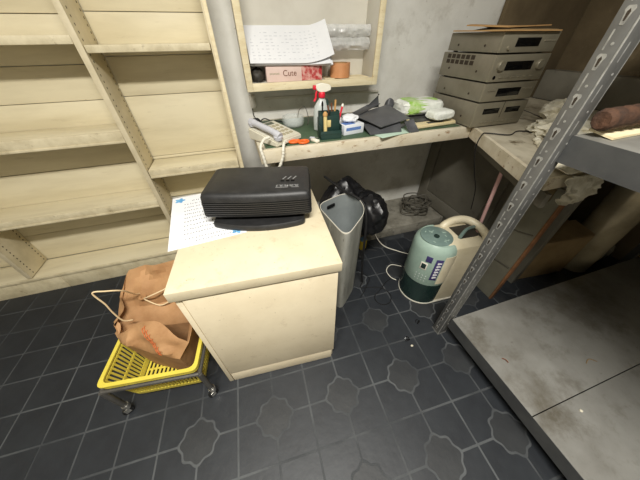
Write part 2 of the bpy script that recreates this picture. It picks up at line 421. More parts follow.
# contents
bxx = thing('product_box', 'pale pink carton printed Cute under the loose papers', 'box', (.38, 1.745, 1.195))
W(bx(.206, .548, 1.695, 1.795, 1.1955, 1.272, .002), 'body', 'box_pink', bxx)
W(xf(text_bm('Cute', .042), Matrix.Translation((.345, 1.6945, 1.236)) @ Matrix.Rotation(PI/2, 4, 'X')), 'lettering', 'wood_dark', bxx)
mk = B()
for k in range(7): box(mk, (.228+k*.0085, 1.6945, 1.236), (.005, .0008, .007 if k % 2 else .009))
W(mk, 'small_print', 'button', bxx)['kind'] = 'stuff'
W(bx(.418, .546, 1.6935, 1.6952, 1.1975, 1.270), 'printed_picture', 'pack_red', bxx)
tp = thing('tape_roll', 'roll of brown packing tape standing in the wall cabinet', 'tape', (.682, 1.735, 1.1955))
def ring(bm, r0, r1, z0, z1, n=36, c=(0, 0)):
    return loft(bm, [circ(*c, r0, z0, n), circ(*c, r1, z0, n), circ(*c, r1, z1, n), circ(*c, r0, z1, n), circ(*c, r0, z0, n)], cap=False)
obj('tape_band', ring(B(), .046, .063, 0, .076), 'tape_brown', tp); obj('core', ring(B(), .0425, .0459, 0, .076), 'cardboard', tp)
tag(obj('card_strip', bx(.57, .87, 1.70, 1.82, 1.1955, 1.1995), 'wood_pale'), 'thin tan card lying under the tape in the cabinet', 'card').location = (0, 0, 0)
tp.location.z = 1.2000
tag(obj('dark_pouch', lump((.157, 1.75, 1.225), (.036, .05, .04), 5, .2, 2, 3, 1.1955), 'dark_stuff'), 'small dark pouch at the left end of the wall cabinet', 'pouch')
# loose paper, leaning on the carton
pp = thing('paper_stack', 'curling stack of white printed sheets leaning in the wall cabinet', 'paper', (.36, 1.72, 1.272))
def paper_fn(dx0, dx1, zt, zb, curl, dy):
    def f(u, v):
        x = dx0+(dx1-dx0)*u; z = zb+(zt-zb)*v; y = 1.672+.13*v+dy
        c = max(0, (u-.62)/.38)
        z += curl*c*c*(1-.2*v)+.012*(.5-u)*(1-v); y -= .05*c*c*(1-v)
        return (x, y, z)
    return f
W(sheet(B(), paper_fn(.108+.015, .60, 1.445, 1.285, .045, 0), 16, 8, (0, .004, -.002)), 'top_sheet', 'paper_white', pp)
W(sheet(B(), paper_fn(.150, .585, 1.44, 1.278, .01, .008), 12, 6, (0, .006, -.003)), 'under_sheet', 'paper_white', pp)
W(sheet(B(), paper_fn(.124, .60, 1.452, 1.276, .005, .017), 12, 6, (0, .014, -.006)), 'under_sheet', 'paper_white', pp)
f = paper_fn(.123, .60, 1.445, 1.285, .045, 0)
pr = B()
for r in range(9):
    for cc in range(14):
        u = .06+cc*.06+random.uniform(-.006, .006); v = .12+r*.09
        if random.random() < .25 or u > .9: continue
        p = Vector(f(u, v)); box(pr, (p.x, p.y-.0012, p.z+.0006), (random.uniform(.006, .02), .0006, .003), rot=Matrix.Rotation(-.62, 4, 'X'))
W(pr, 'print', 'ink_faint', pp)['kind'] = 'stuff'
fp = thing('film_pack', 'flat bundle of clear crinkled plastic film in the wall cabinet', 'packaging', (.75, 1.77, 1.335))
for k, (z0, z1) in enumerate(((1.335, 1.395), (1.397, 1.455))):
    def ff(u, v, z0=z0, z1=z1, k=k):
        q = Vector((u*9, v*4, k*5)); return (.60+.276*u, 1.755+.010*noise.noise(q)-.018*math.sin(PI*v), z0+(z1-z0)*v+.004*noise.noise(q*.6))
    W(sheet(B(), ff, 30, 8, (0, .05, 0)), 'roll', 'film', fp)

# junction box, adapter, phone cables
jb = thing('wall_socket_box', 'small beige cable box on the wall under the cabinet corner', 'socket box', (.11, 1.82, 1.04))
W(bx(.092, .128, 1.800, WY-.0005, 1.045, 1.118, .004), 'cover', 'cab_in', jb)
W(tube(B(), [(.10, 1.82, 1.045), (.10, 1.81, 1.0), (.115, 1.78, ZC+.02), (.14, 1.74, ZC+.012)], .003, 6), 'cable', 'black_rubber', jb)
ad = thing('power_adapter', 'black power adapter with its lead behind the telephone', 'adapter', (.10, 1.69, ZC))
W(box(B(), (.095, 1.70, ZC+.022), (.06, .045, .042), .006, .2), 'body', 'black_plastic', ad)
W(tube(B(), [(.12, 1.70, ZC+.02), (.16, 1.72, ZC+.035), (.205, 1.70, ZC+.018), (.24, 1.73, ZC+.012), (.29, 1.70, ZC+.0065)], .0035, 6), 'lead', 'black_rubber', ad)

# ================================================================== DESK MAT + THINGS ON WORKTOP
tag(obj('desk_mat', bx(.10, 1.33, 1.262, 1.80, ZC, ZC+.003, .001), 'green_mat'), 'dark green mat covering the back worktop', 'mat')
ZM = ZC+.0034
# telephone
ph = thing('telephone', 'cream corded desk telephone with grey handset and keypad', 'telephone', (.168, 1.385, ZM), math.radians(33))
def wedge(x0, x1, y0, y1, z0, za, zb, bev=.004):
    bm = B(); loft(bm, [[(x0, y0, z0), (x1, y0, z0), (x1, y1, z0), (x0, y1, z0)], [(x0, y0, za), (x1, y0, za), (x1, y1, zb), (x0, y1, zb)]])
    bmesh.ops.bevel(bm, geom=bm.edges[:], offset=bev, segments=2, affect='EDGES'); return bm
obj('body', wedge(-.085, .105, -.11, .115, 0, .028, .062, .006), 'phone_cream', ph)
def slope(y): return .028+(y+.11)/.225*.034
hs = B(); tube(hs, [(-.058, -.115, .050), (-.060, -.06, .066), (-.060, .0, .074), (-.060, .06, .082), (-.058, .112, .086)], [.019]*6+[.0165]*20+[.019]*7, 10)
for y, z in ((-.098, .042), (.098, .078)): merge(hs, lathe(B(), [(.020, -.012), (.023, -.004), (.024, .006), (.018, .012)]), Matrix.Translation((-.058, y, z)))
hh = obj('handset', hs, 'phone_grey', ph)
sl = Matrix.Rotation(math.atan(.034/.225), 4, 'X')
obj('display', box(B(), (.030, .085, slope(.085)+.001), (.085, .026, .004), .001, sl), 'lcd', ph)
for r in range(4):
    for c_ in range(4):
        y = .045-r*.036; x = -.012+c_*.027
        obj('key', box(B(), (x, y, slope(y)+.001), (.018, .019, .006), .002, sl), 'button', ph)
cp = []
W(tube(B(), [(.128, 1.262, ZM+.052), (.098, 1.252, ZM+.045), (.074, 1.222, .985), (.079, 1.208, .940), (.089, 1.206, .885), (.120, 1.206, .852), (.152, 1.206, .880), (.176, 1.208, .930), (.184, 1.214, .968), (.196, 1.245, .985), (.21, 1.275, .982)], [.0072+.0014*math.sin(i*1.9) for i in range(100)], 8, 9), 'coiled_cord', 'cord_white', ph)
# glass ashtray-like bowl
gb = thing('glass_bowl', 'small clear glass bowl with a loop of wire behind the scissors', 'bowl', (.325, 1.60, ZM))
obj('bowl', loft(B(), [circ(0, 0, r*(1), z, 20) for r, z in ((.04, 0), (.064, .012), (.072, .04), (.066, .062), (.061, .062), (.064, .04), (.056, .016), (.03, .010))]), 'clear', gb)
obj('wire_loop', tube(B(), [(.03, .0, .05), (.05, .03, .085), (.085, .045, .10), (.10, .03, .07), (.105, .02, .02), (.09, .0, .003)], .0022, 6), 'cable_grey', gb)
# scissors
sc = thing('scissors', 'pair of scissors with orange handles on the worktop edge', 'scissors', (.285, 1.283, ZM), math.radians(8))
obj('handle', tube(B(), [(.02+.027*math.cos(a), -.012+.019*math.sin(a), .008) for a in [k*PI/5 for k in range(10)]], .0065, 8, 4, True), 'orange', sc)
obj('handle', tube(B(), [(-.022+.028*math.cos(a), .012+.015*math.sin(a), .008) for a in [k*PI/5 for k in range(10)]], .0065, 8, 4, True), 'orange', sc)
obj('blade', prism(B(), [(.045, -.008), (.12, .012), (.121, .014), (.045, .006)], .005, .008), 'chrome', sc)
obj('blade', prism(B(), [(.045, .001), (.118, .004), (.119, .007), (.045, .012)], .0085, .0115), 'chrome', sc)
# small white tool
wk = thing('paper_clip_tool', 'little white plastic clip lying between scissors and organiser', 'clip', (.372, 1.275, ZM))
obj('body', box(B(), (0, 0, .007), (.022, .05, .014), .004, .5), 'white_plastic', wk); obj('tip', box(B(), (-.006, .034, .010), (.014, .03, .012), .003, .9), 'phone_grey', wk)
# spray bottle
sb = thing('spray_bottle', 'white spray bottle with a red and white trigger head', 'bottle', (.475, 1.475, ZM))
obj('bottle', loft(B(), [circ(0, 0, r*1.1, z, 24, r*.72) for r, z in ((.040, 0), (.046, .005), (.047, .06), (.046, .10), (.040, .130), (.026, .152), (.016, .165), (.014, .178))]), 'milky', sb)
obj('collar', lathe(B(), [(.018, .172), (.019, .174), (.019, .195), (.015, .200)]), 'red', sb)
sbh = B(); loft(sbh, [[(x, y, z) for x, z in ((-.038, .222), (-.034, .236), (.0, .242), (.040, .234), (.052, .224), (.050, .206), (.018, .198), (-.014, .198), (-.032, .208))] for y in (-.014, .014)])
bmesh.ops.bevel(sbh, geom=sbh.edges[:], offset=.003, segments=1, affect='EDGES')
obj('head', sbh, 'white_plastic', sb)
obj('nozzle', box(B(), (-.042, 0, .222), (.018, .022, .020), .003), 'red', sb)
obj('trigger', tube(B(), [(-.026, 0, .212), (-.034, 0, .190), (-.036, 0, .172), (-.046, 0, .155)], .006, 8), 'red', sb)
obj('dip_tube', tube(B(), [(.004, 0, .02), (.004, 0, .17)], .002, 6, 0), 'cord_white', sb)
lb = B()
for k in range(5): box(lb, (.004+.0, -.0342, .05+k*.011), (.026-.003*(k % 3), .0012, .005))
obj('lettering', lb, 'ink', sb)
# organiser
og = thing('desk_organiser', 'dark green plastic desk organiser holding pens and brushes', 'organiser', (.470, 1.318, ZM), math.radians(-4))
ob = B()
for c_, s in (((0, -.035, .022), (.118, .003, .044)), ((0, .045, .05), (.118, .003, .10)), ((-.0575, .005, .035), (.003, .08, .07)), ((.0575, .005, .035), (.003, .08, .07)), ((0, .005, .0025), (.118, .08, .005)), ((0, .005, .055), (.115, .003, .11))): box(ob, c_, s, .001)
obj('tray', ob, 'dark_green', og)
for x in (-.030, .030):
    q = rpoly([(x-.027, .006), (x+.027, .006), (x+.027, .046), (x-.027, .046)], .008, 3); qi = rpoly([(x-.024, .009), (x+.024, .009), (x+.024, .043), (x-.024, .043)], .006, 3)
    b2 = B(); loft(b2, [[(a, b, .005) for a, b in q], [(a, b, .13) for a, b in q], [(a, b, .13) for a, b in qi], [(a, b, .008) for a, b in qi]])
    obj('pen_cup', b2, 'dark_green', og)
obj('lip', box(B(), (0, -.036, .030), (.122, .004, .010), .001), 'dark_green', og)
obj('sticker', box(B(), (-.010, -.0005+.002, .072), (.034, .006, .036), .003), 'cream_yellow', og)
def stick(name, label, cat, x, y, top, r, m, tipm=None, tip=None, base=None):
    t = thing(name, label, cat, (0, 0, 0))
    bp = Vector(base or (x, y, ZM+.012)); e = Vector(top)
    W(tube(B(), [bp, e], r, 8, 0), 'shaft', m, t)
    if tipm: d = (e-bp).normalized(); W(tube(B(), [e-d*.002, e+d*tip*.5, e+d*tip], [r*1.25, r*1.3, r*.6], 8, 0), 'tip', tipm, t)
    return t
stick('marker_pen', 'black marker pen standing in the left organiser cup', 'pen', 0, 0, (.434, 1.338, 1.125), .0045, 'black_plastic', 'black_gloss', .02, (.440, 1.345, ZM+.012))
stick('paint_brush', 'brush with dark bristles standing tallest in the organiser', 'brush', 0, 0, (.468, 1.352, 1.125), .005, 'wood_dark', 'dark_green', .03, (.492, 1.342, ZM+.012))
stick('wooden_stick', 'plain tan wooden stick in the right organiser cup', 'stick', 0, 0, (.512, 1.350, 1.145), .0055, 'wood_tan', None, None, (.502, 1.346, ZM+.012))
stick('wooden_stick', 'dark brown wooden handle in the right organiser cup', 'stick', 0, 0, (.492, 1.358, 1.13), .0045, 'wood_dark', None, None, (.498, 1.350, ZM+.012))
stick('red_pen', 'red pen leaning right out of the organiser', 'pen', 0, 0, (.548, 1.338, 1.115), .0055, 'red', 'white_plastic', .012, (.512, 1.336, ZM+.012))
stick('glue_tube', 'yellow glue stick standing in front of the left organiser cup', 'glue stick', 0, 0, (.4375, 1.300, 1.085), .010, 'cream_yellow', 'wood_tan', .018, (.4395, 1.300, ZM+.0052))
# white-blue carton with crumpled tissue
tb = thing('tissue_box', 'small white and blue carton with crumpled white paper on top', 'box', (.616, 1.375, ZM), math.radians(10))
obj('body', box(B(), (0, 0, .026), (.135, .095, .052), .002), 'box_white', tb)
obj('printed_band', box(B(), (-.004, -.0480, .030), (.10, .001, .016)), 'box_blue', tb)
obj('printed_top', box(B(), (-.02, -.01, .0524), (.07, .05, .001)), 'box_blue', tb)
tag(obj('crumpled_tissue', lump((.616, 1.385, ZM+.072), (.048, .034, .022), 9, .25, 1.6, 3, ZM+.0535), 'paper_white'), 'crumpled white paper on the white and blue carton', 'paper')
tag(obj('crumpled_tissue', lump((.570, 1.49, ZM+.030), (.045, .04, .034), 12, .22, 1.6, 3, ZM), 'paper_white'), 'crumpled white paper behind the organiser', 'paper')
# black bags
def bagsheet(cx, cy, w, d, h, seed, rz=0):
    M = Matrix.Translation((cx, cy, ZM)) @ Matrix.Rotation(rz, 4, 'Z')
    def f(u, v):
        q = Vector((u*3.1+seed, v*3.1, seed*.7)); e = min(u, 1-u, v, 1-v)*4; e = min(1, e)**.7
        r = 1-2*abs(noise.noise(q)); r2 = 1-2*abs(noise.noise(q*2.1))
        z = max(.0015, h*e*(.35+.55*r+.25*r2))
        jx = .03*noise.noise(Vector((v*5, seed, 1))); jy = .03*noise.noise(Vector((u*5, seed, 4)))
        return (M @ Vector(((u-.5)*w+jx, (v-.5)*d+jy, z)))
    b = sheet(B(), f, 34, 30)
    # flat underside closes the bundle
    ed = [e for e in b.edges if e.is_boundary]; bmesh.ops.contextual_create(b, geom=ed)
    return b
def quad(A, B_, C_, D_, bend=.01, t=(0, .0, .004), n=6):
    A, B_, C_, D_ = map(Vector, (A, B_, C_, D_)); nrm = (B_-A).cross(D_-A).normalized()
    return sheet(B(), lambda u, v: (A*(1-u)+B_*u)*(1-v)+(D_*(1-u)+C_*u)*v+nrm*bend*math.sin(PI*u)*math.sin(PI*v*.9+.2), n, n, t)
dk = thing('dark_plastic_sheets', 'pile of folded stiff dark grey plastic sheets in the middle of the worktop', 'plastic sheet', (.86, 1.42, ZM))
W(lump((.86, 1.45, ZM+.010), (.17, .135, .058), 2, .10, 1.3, 4, ZM, False), 'folded_stack', 'bag_dark', dk, 30)
W(quad((.66, 1.43, ZM+.072), (.766, 1.275, ZM+.036), (1.00, 1.34, ZM+.050), (.96, 1.56, ZM+.085), .012), 'top_sheet', 'bag_dark', dk)
W(quad((.655, 1.50, ZM+.060), (.80, 1.54, ZM+.098), (.90, 1.55, ZM+.098), (.70, 1.42, ZM+.078), .004), 'raised_sheet', 'bag_dark', dk)
W(sheet(B(), lambda u, v: (.778+.115*u*(1-v)+.098*v, 1.53+.02*u, ZM+.080+.078*v+.0*u), 6, 6, (0, .004, 0)), 'upright_corner', 'bag_dark', dk)
W(quad((.700, 1.270, ZM+.002), (.905, 1.268, ZM+.002), (.930, 1.34, ZM+.036), (.695, 1.36, ZM+.036), .008), 'lower_fold', 'bag_dark', dk)
W(quad((.925, 1.285, ZM+.048), (.99, 1.30, ZM+.056), (1.012, 1.248, ZM-.0010), (.940, 1.242, ZM-.0010), .010), 'front_flap', 'bag_dark', dk)
W(lump((1.00, 1.60, ZM+.060), (.035, .03, .06), 3, .15, 1.5, 3, ZM, False), 'rolled_corner', 'bag_dark', dk)
gp = tag(obj('green_paper', sheet(B(), lambda u, v: (.745+.27*u+.0*v-.02*v, 1.205+.05*u+(.085+.0*u)*v, ZC+.0042+.0015*math.sin(u*4)), 10, 4, (0, 0, -.0008)), 'paper_green'), 'pale green sheet of paper over the worktop edge', 'paper')
# scale
sca = thing('weighing_scale', 'cream flat weighing scale with a dark platform on the worktop', 'scale', (1.160, 1.43, ZM), math.radians(4))
obj('body', wedge(-.155, .155, -.14, .14, 0, .022, .038, .006), 'scale_cream', sca)
sl2 = Matrix.Rotation(math.atan(.016/.28), 4, 'X')
obj('platform', box(B(), (0, .01, .0335), (.25, .20, .008), .003, sl2), 'scale_dark', sca)
obj('control_strip', box(B(), (-.0, -.118, .0248), (.12, .022, .003), .001, sl2), 'scale_dark', sca)
pk = thing('plastic_packet', 'white and green plastic packet resting on the weighing scale', 'packet', (1.145, 1.485, ZM+.043), math.radians(-3))
def pillow(w, d, h, seed, off=(0, 0, 0), e=.45):
    t = B(); bmesh.ops.create_icosphere(t, subdivisions=4, radius=1)
    for v in t.verts:
        x, y, z = v.co
        q = v.co*2.1+Vector((seed, seed*.6, 0)); k = 1+.05*noise.noise(q*1.3)+.05*(1-2*abs(noise.noise(q*2)))
        X = math.copysign(abs(x)**e, x)*w/2*k; Y = math.copysign(abs(y)**e, y)*d/2*k; Z = math.copysign(abs(z)**.6, z)*h/2*k+h/2
        v.co = Vector((X+off[0], Y+off[1], max(Z, 0)+off[2]))
    return t
obj('pouch', pillow(.29, .18, .082, 1), 'pack_white', pk)
def skin(src, test, off):      # thin printed layer lying on part of a surface
    bm = src; bm.normal_update(); kill = [f for f in bm.faces if not test(f.calc_center_median())]
    bmesh.ops.delete(bm, geom=kill, context='FACES')
    bm.normal_update()
    for v in bm.verts: v.co += v.normal*off
    return bm
obj('printed_area', skin(pillow(.29, .18, .082, 1), lambda c: -.115 < c.x < -.02 and c.z > .012 and c.y < .08, .001), 'pack_green', pk)
obj('printed_badge', skin(pillow(.29, .18, .082, 1), lambda c: .03 < c.x < .10 and c.z > .07 and -.06 < c.y < .0, .001), 'pack_green', pk)
tag(obj('plastic_packet', xf(pillow(.16, .10, .052, 6), Matrix.Translation((1.205, 1.330, ZM+.0365)) @ Matrix.Rotation(.1, 4, 'Z')), 'pack_white'), 'plain white plastic packet at the front of the weighing scale', 'packet')

# ================================================================== STEREO STACK
SX, SY = 1.335, 1.195
def stereo(name, label, z0, h, wdt, dep, x0=SX, y0=SY):
    t = thing(name, label, 'stereo', (x0, y0, z0), 0, 'stereo units stacked in the corner')
    obj('case', bx(.002, wdt-.002, .012, dep, .006, h-.001, .003), 'stereo', t)
    obj('front_panel', bx(0, wdt, 0, .012, .006, h-.001, .003), 'stereo_front', t)
    for fx in (.03, wdt-.03):
        for fy in (.05, dep-.04): obj('foot', lathe(B(), [(.012, 0), (.014, .002), (.014, .0062)], (fx, fy), 12), 'black_rubber', t)
    for sy_ in (.10, dep-.08): obj('case_screw', xf(lathe(B(), [(.006, 0), (.0055, .002), (.002, .0028)], n=10), Matrix.Translation((.002, sy_, h*.38)) @ Matrix.Rotation(-PI/2, 4, 'Y')), 'hole', t)
    return t
def knob(t, x, z, r, d=.014, m='stereo_front'): obj('knob', xf(lathe(B(), [(r, 0), (r, d*.7), (r*.86, d), (r*.3, d*.9)], n=20), Matrix.Translation((x, .001, z)) @ Matrix.Rotation(PI/2, 4, 'X')), m, t)
def disp(t, x0, x1, z0, z1): obj('display', bx(x0, x1, -.002, .002, z0, z1, .001), 'display', t)
z = ZC+.0015
u1 = stereo('stereo_unit', 'twin cassette deck at the bottom of the stereo stack', z, .135, .385, .40)
disp(u1, .055, .175, .075, .104); disp(u1, .225, .335, .075, .104)
obj('deck_line', bx(.197, .200, -.0012, .002, .05, .135), 'hole', u1)
for k in range(10): obj('small_button', bx(.06+k*.027, .078+k*.027, -.004, .001, .026, .034, .001), 'stereo_front', u1)
z += .1355
u2 = stereo('stereo_unit', 'slim stereo player second from the bottom of the stack', z, .096, .382, .39)
disp(u2, .10, .27, .030, .070)
for k in range(3): obj('small_button', bx(.030+k*.020, .044+k*.020, -.004, .001, .058, .066, .001), 'stereo_front', u2)
for k in range(4): obj('small_button', bx(.295+k*.019, .309+k*.019, -.004, .001, .058, .066, .001), 'stereo_front', u2)
z += .0965
u3 = stereo('stereo_unit', 'stereo amplifier with two round knobs and side vents', z, .126, .384, .40)
disp(u3, .085, .275, .056, .096); knob(u3, .050, .078, .024); knob(u3, .325, .078, .024)
obj('socket', xf(lathe(B(), [(.009, 0), (.009, .003), (.004, .003)], n=14), Matrix.Translation((.035, .001, .026)) @ Matrix.Rotation(PI/2, 4, 'X')), 'black_gloss', u3)
for k in range(6): obj('small_button', bx(.07+k*.045, .098+k*.045, -.004, .001, .022, .029, .001), 'stereo_front', u3)
for r in range(2):
    for k in range(6): obj('side_vent', bx(.0008, .003, .14+k*.038, .168+k*.038, .072+r*.026, .092+r*.026), 'hole', u3)
z += .1265
u4 = stereo('stereo_unit', 'stereo tuner on top of the stack under the card sheets', z, .090, .378, .375)
disp(u4, .095, .255, .030, .066); knob(u4, .052, .026, .009, .010)
for k in range(5): obj('small_button', bx(.285+k*.018, .297+k*.018, -.004, .001, .05, .057, .001), 'stereo_front', u4)
zt4 = z+.0895
cs = thing('card_sheets', 'warped brown card sheets lying on top of the stereo stack', 'cardboard', (1.5, 1.36, zt4))
W(sheet(B(), lambda u, v: (1.315+.375*u, 1.18+.36*v, zt4+.0012+.004*abs(math.sin(u*2.5+v))*v), 14, 8, (0, 0, .005)), 'sheet', 'cardboard', cs)
W(sheet(B(), lambda u, v: (1.40+.33*u+.05*v, 1.23+.30*v, zt4+.006+.016*u*v+.006*math.sin(u*5)*v), 14, 8, (0, 0, .004)), 'sheet', 'cardboard_dull', cs)
W(sheet(B(), lambda u, v: (1.46+.30*u-.06*v, 1.30+.24*v, zt4+.017+.014*math.sin(u*4+1)*v+.008*u), 14, 8, (0, 0, .005)), 'sheet', 'cardboard', cs)
# black cable hanging from the stereo over the edge
tag(obj('audio_cable', tube(B(), [(1.74, 1.12, ZC+.004), (1.66, 1.02, ZC+.0045), (1.56, 1.06, ZC+.004), (1.45, 1.02, ZC+.005), (1.36, 1.08, ZC+.006), (1.312, 1.076, ZC+.002), (1.306, 1.074, ZC-.08), (1.36, 1.06, .74), (1.44, 1.06, .60), (1.46, 1.04, .45)], .0032, 6), 'black_rubber'), 'thin black cable dropping over the edge of the corner worktop', 'cable')
tag(obj('audio_cable', tube(B(), [(1.72, 1.30, ZC+.05), (1.80, 1.27, ZC+.06), (1.88, 1.20, ZC+.03), (1.93, 1.13, ZC+.004), (2.02, 1.10, ZC+.004)], .003, 6), 'cable_grey'), 'pale cable curling out beside the stereo stack', 'cable')
sbd = tag(obj('stained_board', bx(1.93, 2.715, 1.795, 1.83, ZC+.0005, 2.15, .004), 'wall_brown'), 'tall brown stained board leaning on the wall right of the stereo', 'board')
# white heap on corner worktop
tag(obj('cloth_bundle', lump((1.86, 1.06, ZC+.085), (.10, .09, .055), 4, .35, 1.8, 4), 'foam_white'), 'rounded off-white bundle on top of the cloth heap by the post', 'cloth')
tag(obj('cloth_bundle', lump((1.78, .96, ZC+.02), (.17, .12, .05), 8, .4, 2.2, 4, ZC+.0005), 'foam_white'), 'flattened off-white cloth heap on the corner worktop', 'cloth')
for k, (x, y, r) in enumerate(((1.46, .86, .016), (1.50, .90, .014), (1.43, .82, .015), (1.47, .80, .013), (1.53, .86, .015), (1.42, .78, .012))):
    tag(obj('foam_scrap', lump((x, y, ZC+r*.7), (r, r*1.2, r*.8), 20+k, .3, 2, 2, ZC+.0005), 'foam_white'), 'small white foam scrap on the corner worktop beside the rack post', 'scrap', 'foam scraps on the corner worktop')

# ================================================================== CREAM BOX CABINET
CA = math.atan2(-.044, .585)
cb = thing('cream_cupboard', 'waist high cream painted cupboard with an overhanging top in the foreground', 'cupboard', (-.343, .582, 0), CA)
LW, LD, LH = .595, .655, .785
obj('top_slab', bx(0, LW, 0, LD, LH-.045, LH, .003), 'cab_cream', cb)
obj('carcass', bx(.012, LW-.012, .024, LD-.01, 0.0, LH-.0455, .002), 'cab_front', cb)
obj('front_stile', bx(.012, .032, .010, .024, .003, LH-.052, .002), 'cab_front', cb)
dpn = obj('door', bx(.036, LW-.012, .006, .024, .10, LH-.054, .002), 'cab_front', cb)
obj('plinth', bx(.036, LW-.022, .010, .024, .003, .096, .002), 'cab_front', cb)
# A3 notice
M0 = Matrix.Translation((-.360, .795, LH+.0008)) @ Matrix.Rotation(math.radians(5.5), 4, 'Z')
nt = thing('paper_notice', 'white notice sheet with rows of handwriting and blue corner motifs', 'paper', (-.360, .795, LH+.0008), math.radians(5.5))
obj('sheet', bx(0, .297, 0, .42, 0, .0009), 'paper_white', nt)
pr = B()
rows = [(.365, .09, .23)]+[(.335-.031*k, .055, .285 if k % 3 != 2 else .17) for k in range(9)]+[(.05, .06, .28), (.025, .10, .27)]
for (yy, xa, xb) in rows:
    x = xa
    while x < xb:
        wd = random.uniform(.005, .009)
        for q in range(3):
            box(pr, (x+wd/2+random.uniform(-.002, .002), yy+random.uniform(-.003, .003), .00105), (wd*random.uniform(.5, .9) if q < 2 else .0014, .0014 if q < 2 else .009, .0004))
        x += wd+random.uniform(.002, .006)
obj('handwriting', pr, 'ink', nt, sm=0)['kind'] = 'stuff'
for (x, y) in ((.035, .385), (.262, .030)):
    obj('blue_motif', prism(B(), [(x+.020*(1+.25*math.cos(5*a_))*math.cos(a_), y+.020*(1+.25*math.cos(5*a_))*math.sin(a_)) for a_ in [k*PI/15 for k in range(30)]], .0009, .0012), 'ink_blue', nt, sm=0)
# black machine
mc = thing('air_cleaner', 'black plastic tabletop air cleaner with slatted front on the cream cupboard', 'appliance', (.030, .995, LH+.0004), math.radians(-14.5))
def plan(w, yb, yf, r, bulge=.0):
    pts = [(-w, yb), (w, yb)]
    n = 10
    fr = [(w-2*w*i/n, yf-bulge*(1-(2*i/n-1)**2)) for i in range(n+1)]
    return rpoly(pts+fr, [r, r, r]+[0]*(n-1)+[r], 4)
bp = plan(.195, .11, -.150, .018, .038)
obj('base', loft(B(), [[(x*k, y*k, z) for x, y in bp] for z, k in ((0, .985), (.006, 1), (.018, 1), (.026, .97))]), 'black_plastic', mc)
obj('neck', bx(-.17, .17, -.08, .09, .026, .042), 'black_gloss', mc)
def body_ring(z, w, yb, yf, bulge=.012, r=.018): return [(x, y, z) for x, y in plan(w, yb, yf, r, bulge)]
obj('lower_housing', loft(B(), [body_ring(.040, .218, .125, -.124), body_ring(.046, .225, .13, -.133), body_ring(.054, .226, .13, -.135)]), 'black_plastic', mc)
obj('louvre_core', loft(B(), [body_ring(.054, .219, .125, -.124), body_ring(.112, .217, .125, -.122)]), 'black_gloss', mc)
for k in range(6):
    z0 = .057+k*.0092; w_ = .2255-.0004*k; yf = -.134+.0006*k
    obj('slat', loft(B(), [body_ring(z0, w_, .13, yf), body_ring(z0+.0052, w_, .13, yf)]), 'black_slat', mc)
lid = obj('upper_housing', loft(B(), [body_ring(.112, .222, .130, -.130), body_ring(.130, .221, .130, -.128), body_ring(.141, .217, .127, -.121), body_ring(.147, .198, .120, -.112, .01)]), 'black_plastic', mc)
for k in range(3): obj('button', box(B(), (.105+k*.022, -.030, .149), (.016, .009, .006), .002), 'black_gloss', mc)
for k in range(3):
    obj('button_mark', box(B(), (.112+k*.022, .0, .1473), (.004, .03, .0006), rot=-.5), 'text_grey', mc)
tx = B()
for k in range(9):
    x = .086+k*.0105
    if k == 4: box(tx, (x, -.074, .1474), (.006, .012, .0006)); continue
    box(tx, (x, -.067, .1474), (.008, .0022, .0006)); box(tx, (x-.003+.006*(k % 2), -.074, .1474), (.0022, .013, .0006))
    if k % 3 != 1: box(tx, (x, -.076, .1474), (.007, .0022, .0006))
box(tx, (.105, -.086, .1470), (.05, .003, .0006)); box(tx, (.160, -.086, .1470), (.03, .003, .0006))
obj('lettering', tx, 'text_grey', mc, sm=0)['kind'] = 'stuff'

# ================================================================== METAL BIN + BLACK BAG
bn = thing('metal_bin', 'tall grey sheet metal waste bin standing right of the cream cupboard', 'bin', (.46, 1.04, 0))
ZB = .655
cor = [(.330, 1.130), (.382, .800), (.592, .995), (.590, 1.235)]
q = rpoly(cor, [.07, .075, .10, .13], 8)
cx_, cy_ = .47, 1.04
def shrink(k): return [(cx_+(x-cx_)*k, cy_+(y-cy_)*k) for x, y in q]
qi = shrink(.975)
sh_ = B(); qb = shrink(.97)
V = [[(x, y, .0) for x, y in qb], [(x, y, .02) for x, y in qb], [(x, y, ZB) for x, y in q]]
loft(sh_, V, cap=False)
W(sh_, 'shell', 'bin_m', bn)
inn = B(); loft(inn, [[(x, y, ZB) for x, y in qi], [(x, y, .014) for x, y in shrink(.945)]], cap=False)
for f_ in inn.faces: f_.normal_flip()
W(inn, 'lining', 'bin_in', bn)
W(prism(B(), shrink(.968), .001, .012), 'bottom', 'bin_in', bn)
W(loft(B(), [[(x, y, ZB-.004) for x, y in shrink(1.001)], [(x, y, ZB+.003) for x, y in shrink(1.001)], [(x, y, ZB+.003) for x, y in shrink(.979)], [(x, y, ZB-.004) for x, y in shrink(.979)], [(x, y, ZB-.004) for x, y in shrink(1.001)]], cap=False), 'rim', 'cord_white', bn)
# hand slot in the back left wall
a, b = Vector(cor[0]), Vector(cor[3]); d_ = (b-a).normalized(); n_ = Vector((d_.y, -d_.x))
c0 = a+d_*.105+n_*.010
W(xf(prism(B(), rpoly([(-.032, -.011), (.032, -.011), (.032, .011), (-.032, .011)], .010, 4), -.002, .002), Matrix.Translation((c0.x, c0.y, ZB-.045)) @ Matrix.Rotation(math.atan2(d_.y, d_.x), 4, 'Z') @ Matrix.Rotation(PI/2, 4, 'X')), 'hand_slot', 'black_gloss', bn)
bb = B(); merge(bb, lump((.60, 1.345, .32), (.20, .15, .345), 1, .10, 1.7, 5, .097))
for v in bb.verts:      # keep the sack clear of the bin and of the ledge front
    if v.co.z < .30: v.co.y = max(v.co.y, 1.418)
    t_ = (v.co.x-.33)/.26; lim = 1.155+t_*.105
    if v.co.x < .60 and v.co.y < lim: v.co.y = lim
    if v.co.x >= .60 and v.co.y < 1.12: v.co.x = max(v.co.x, .605)
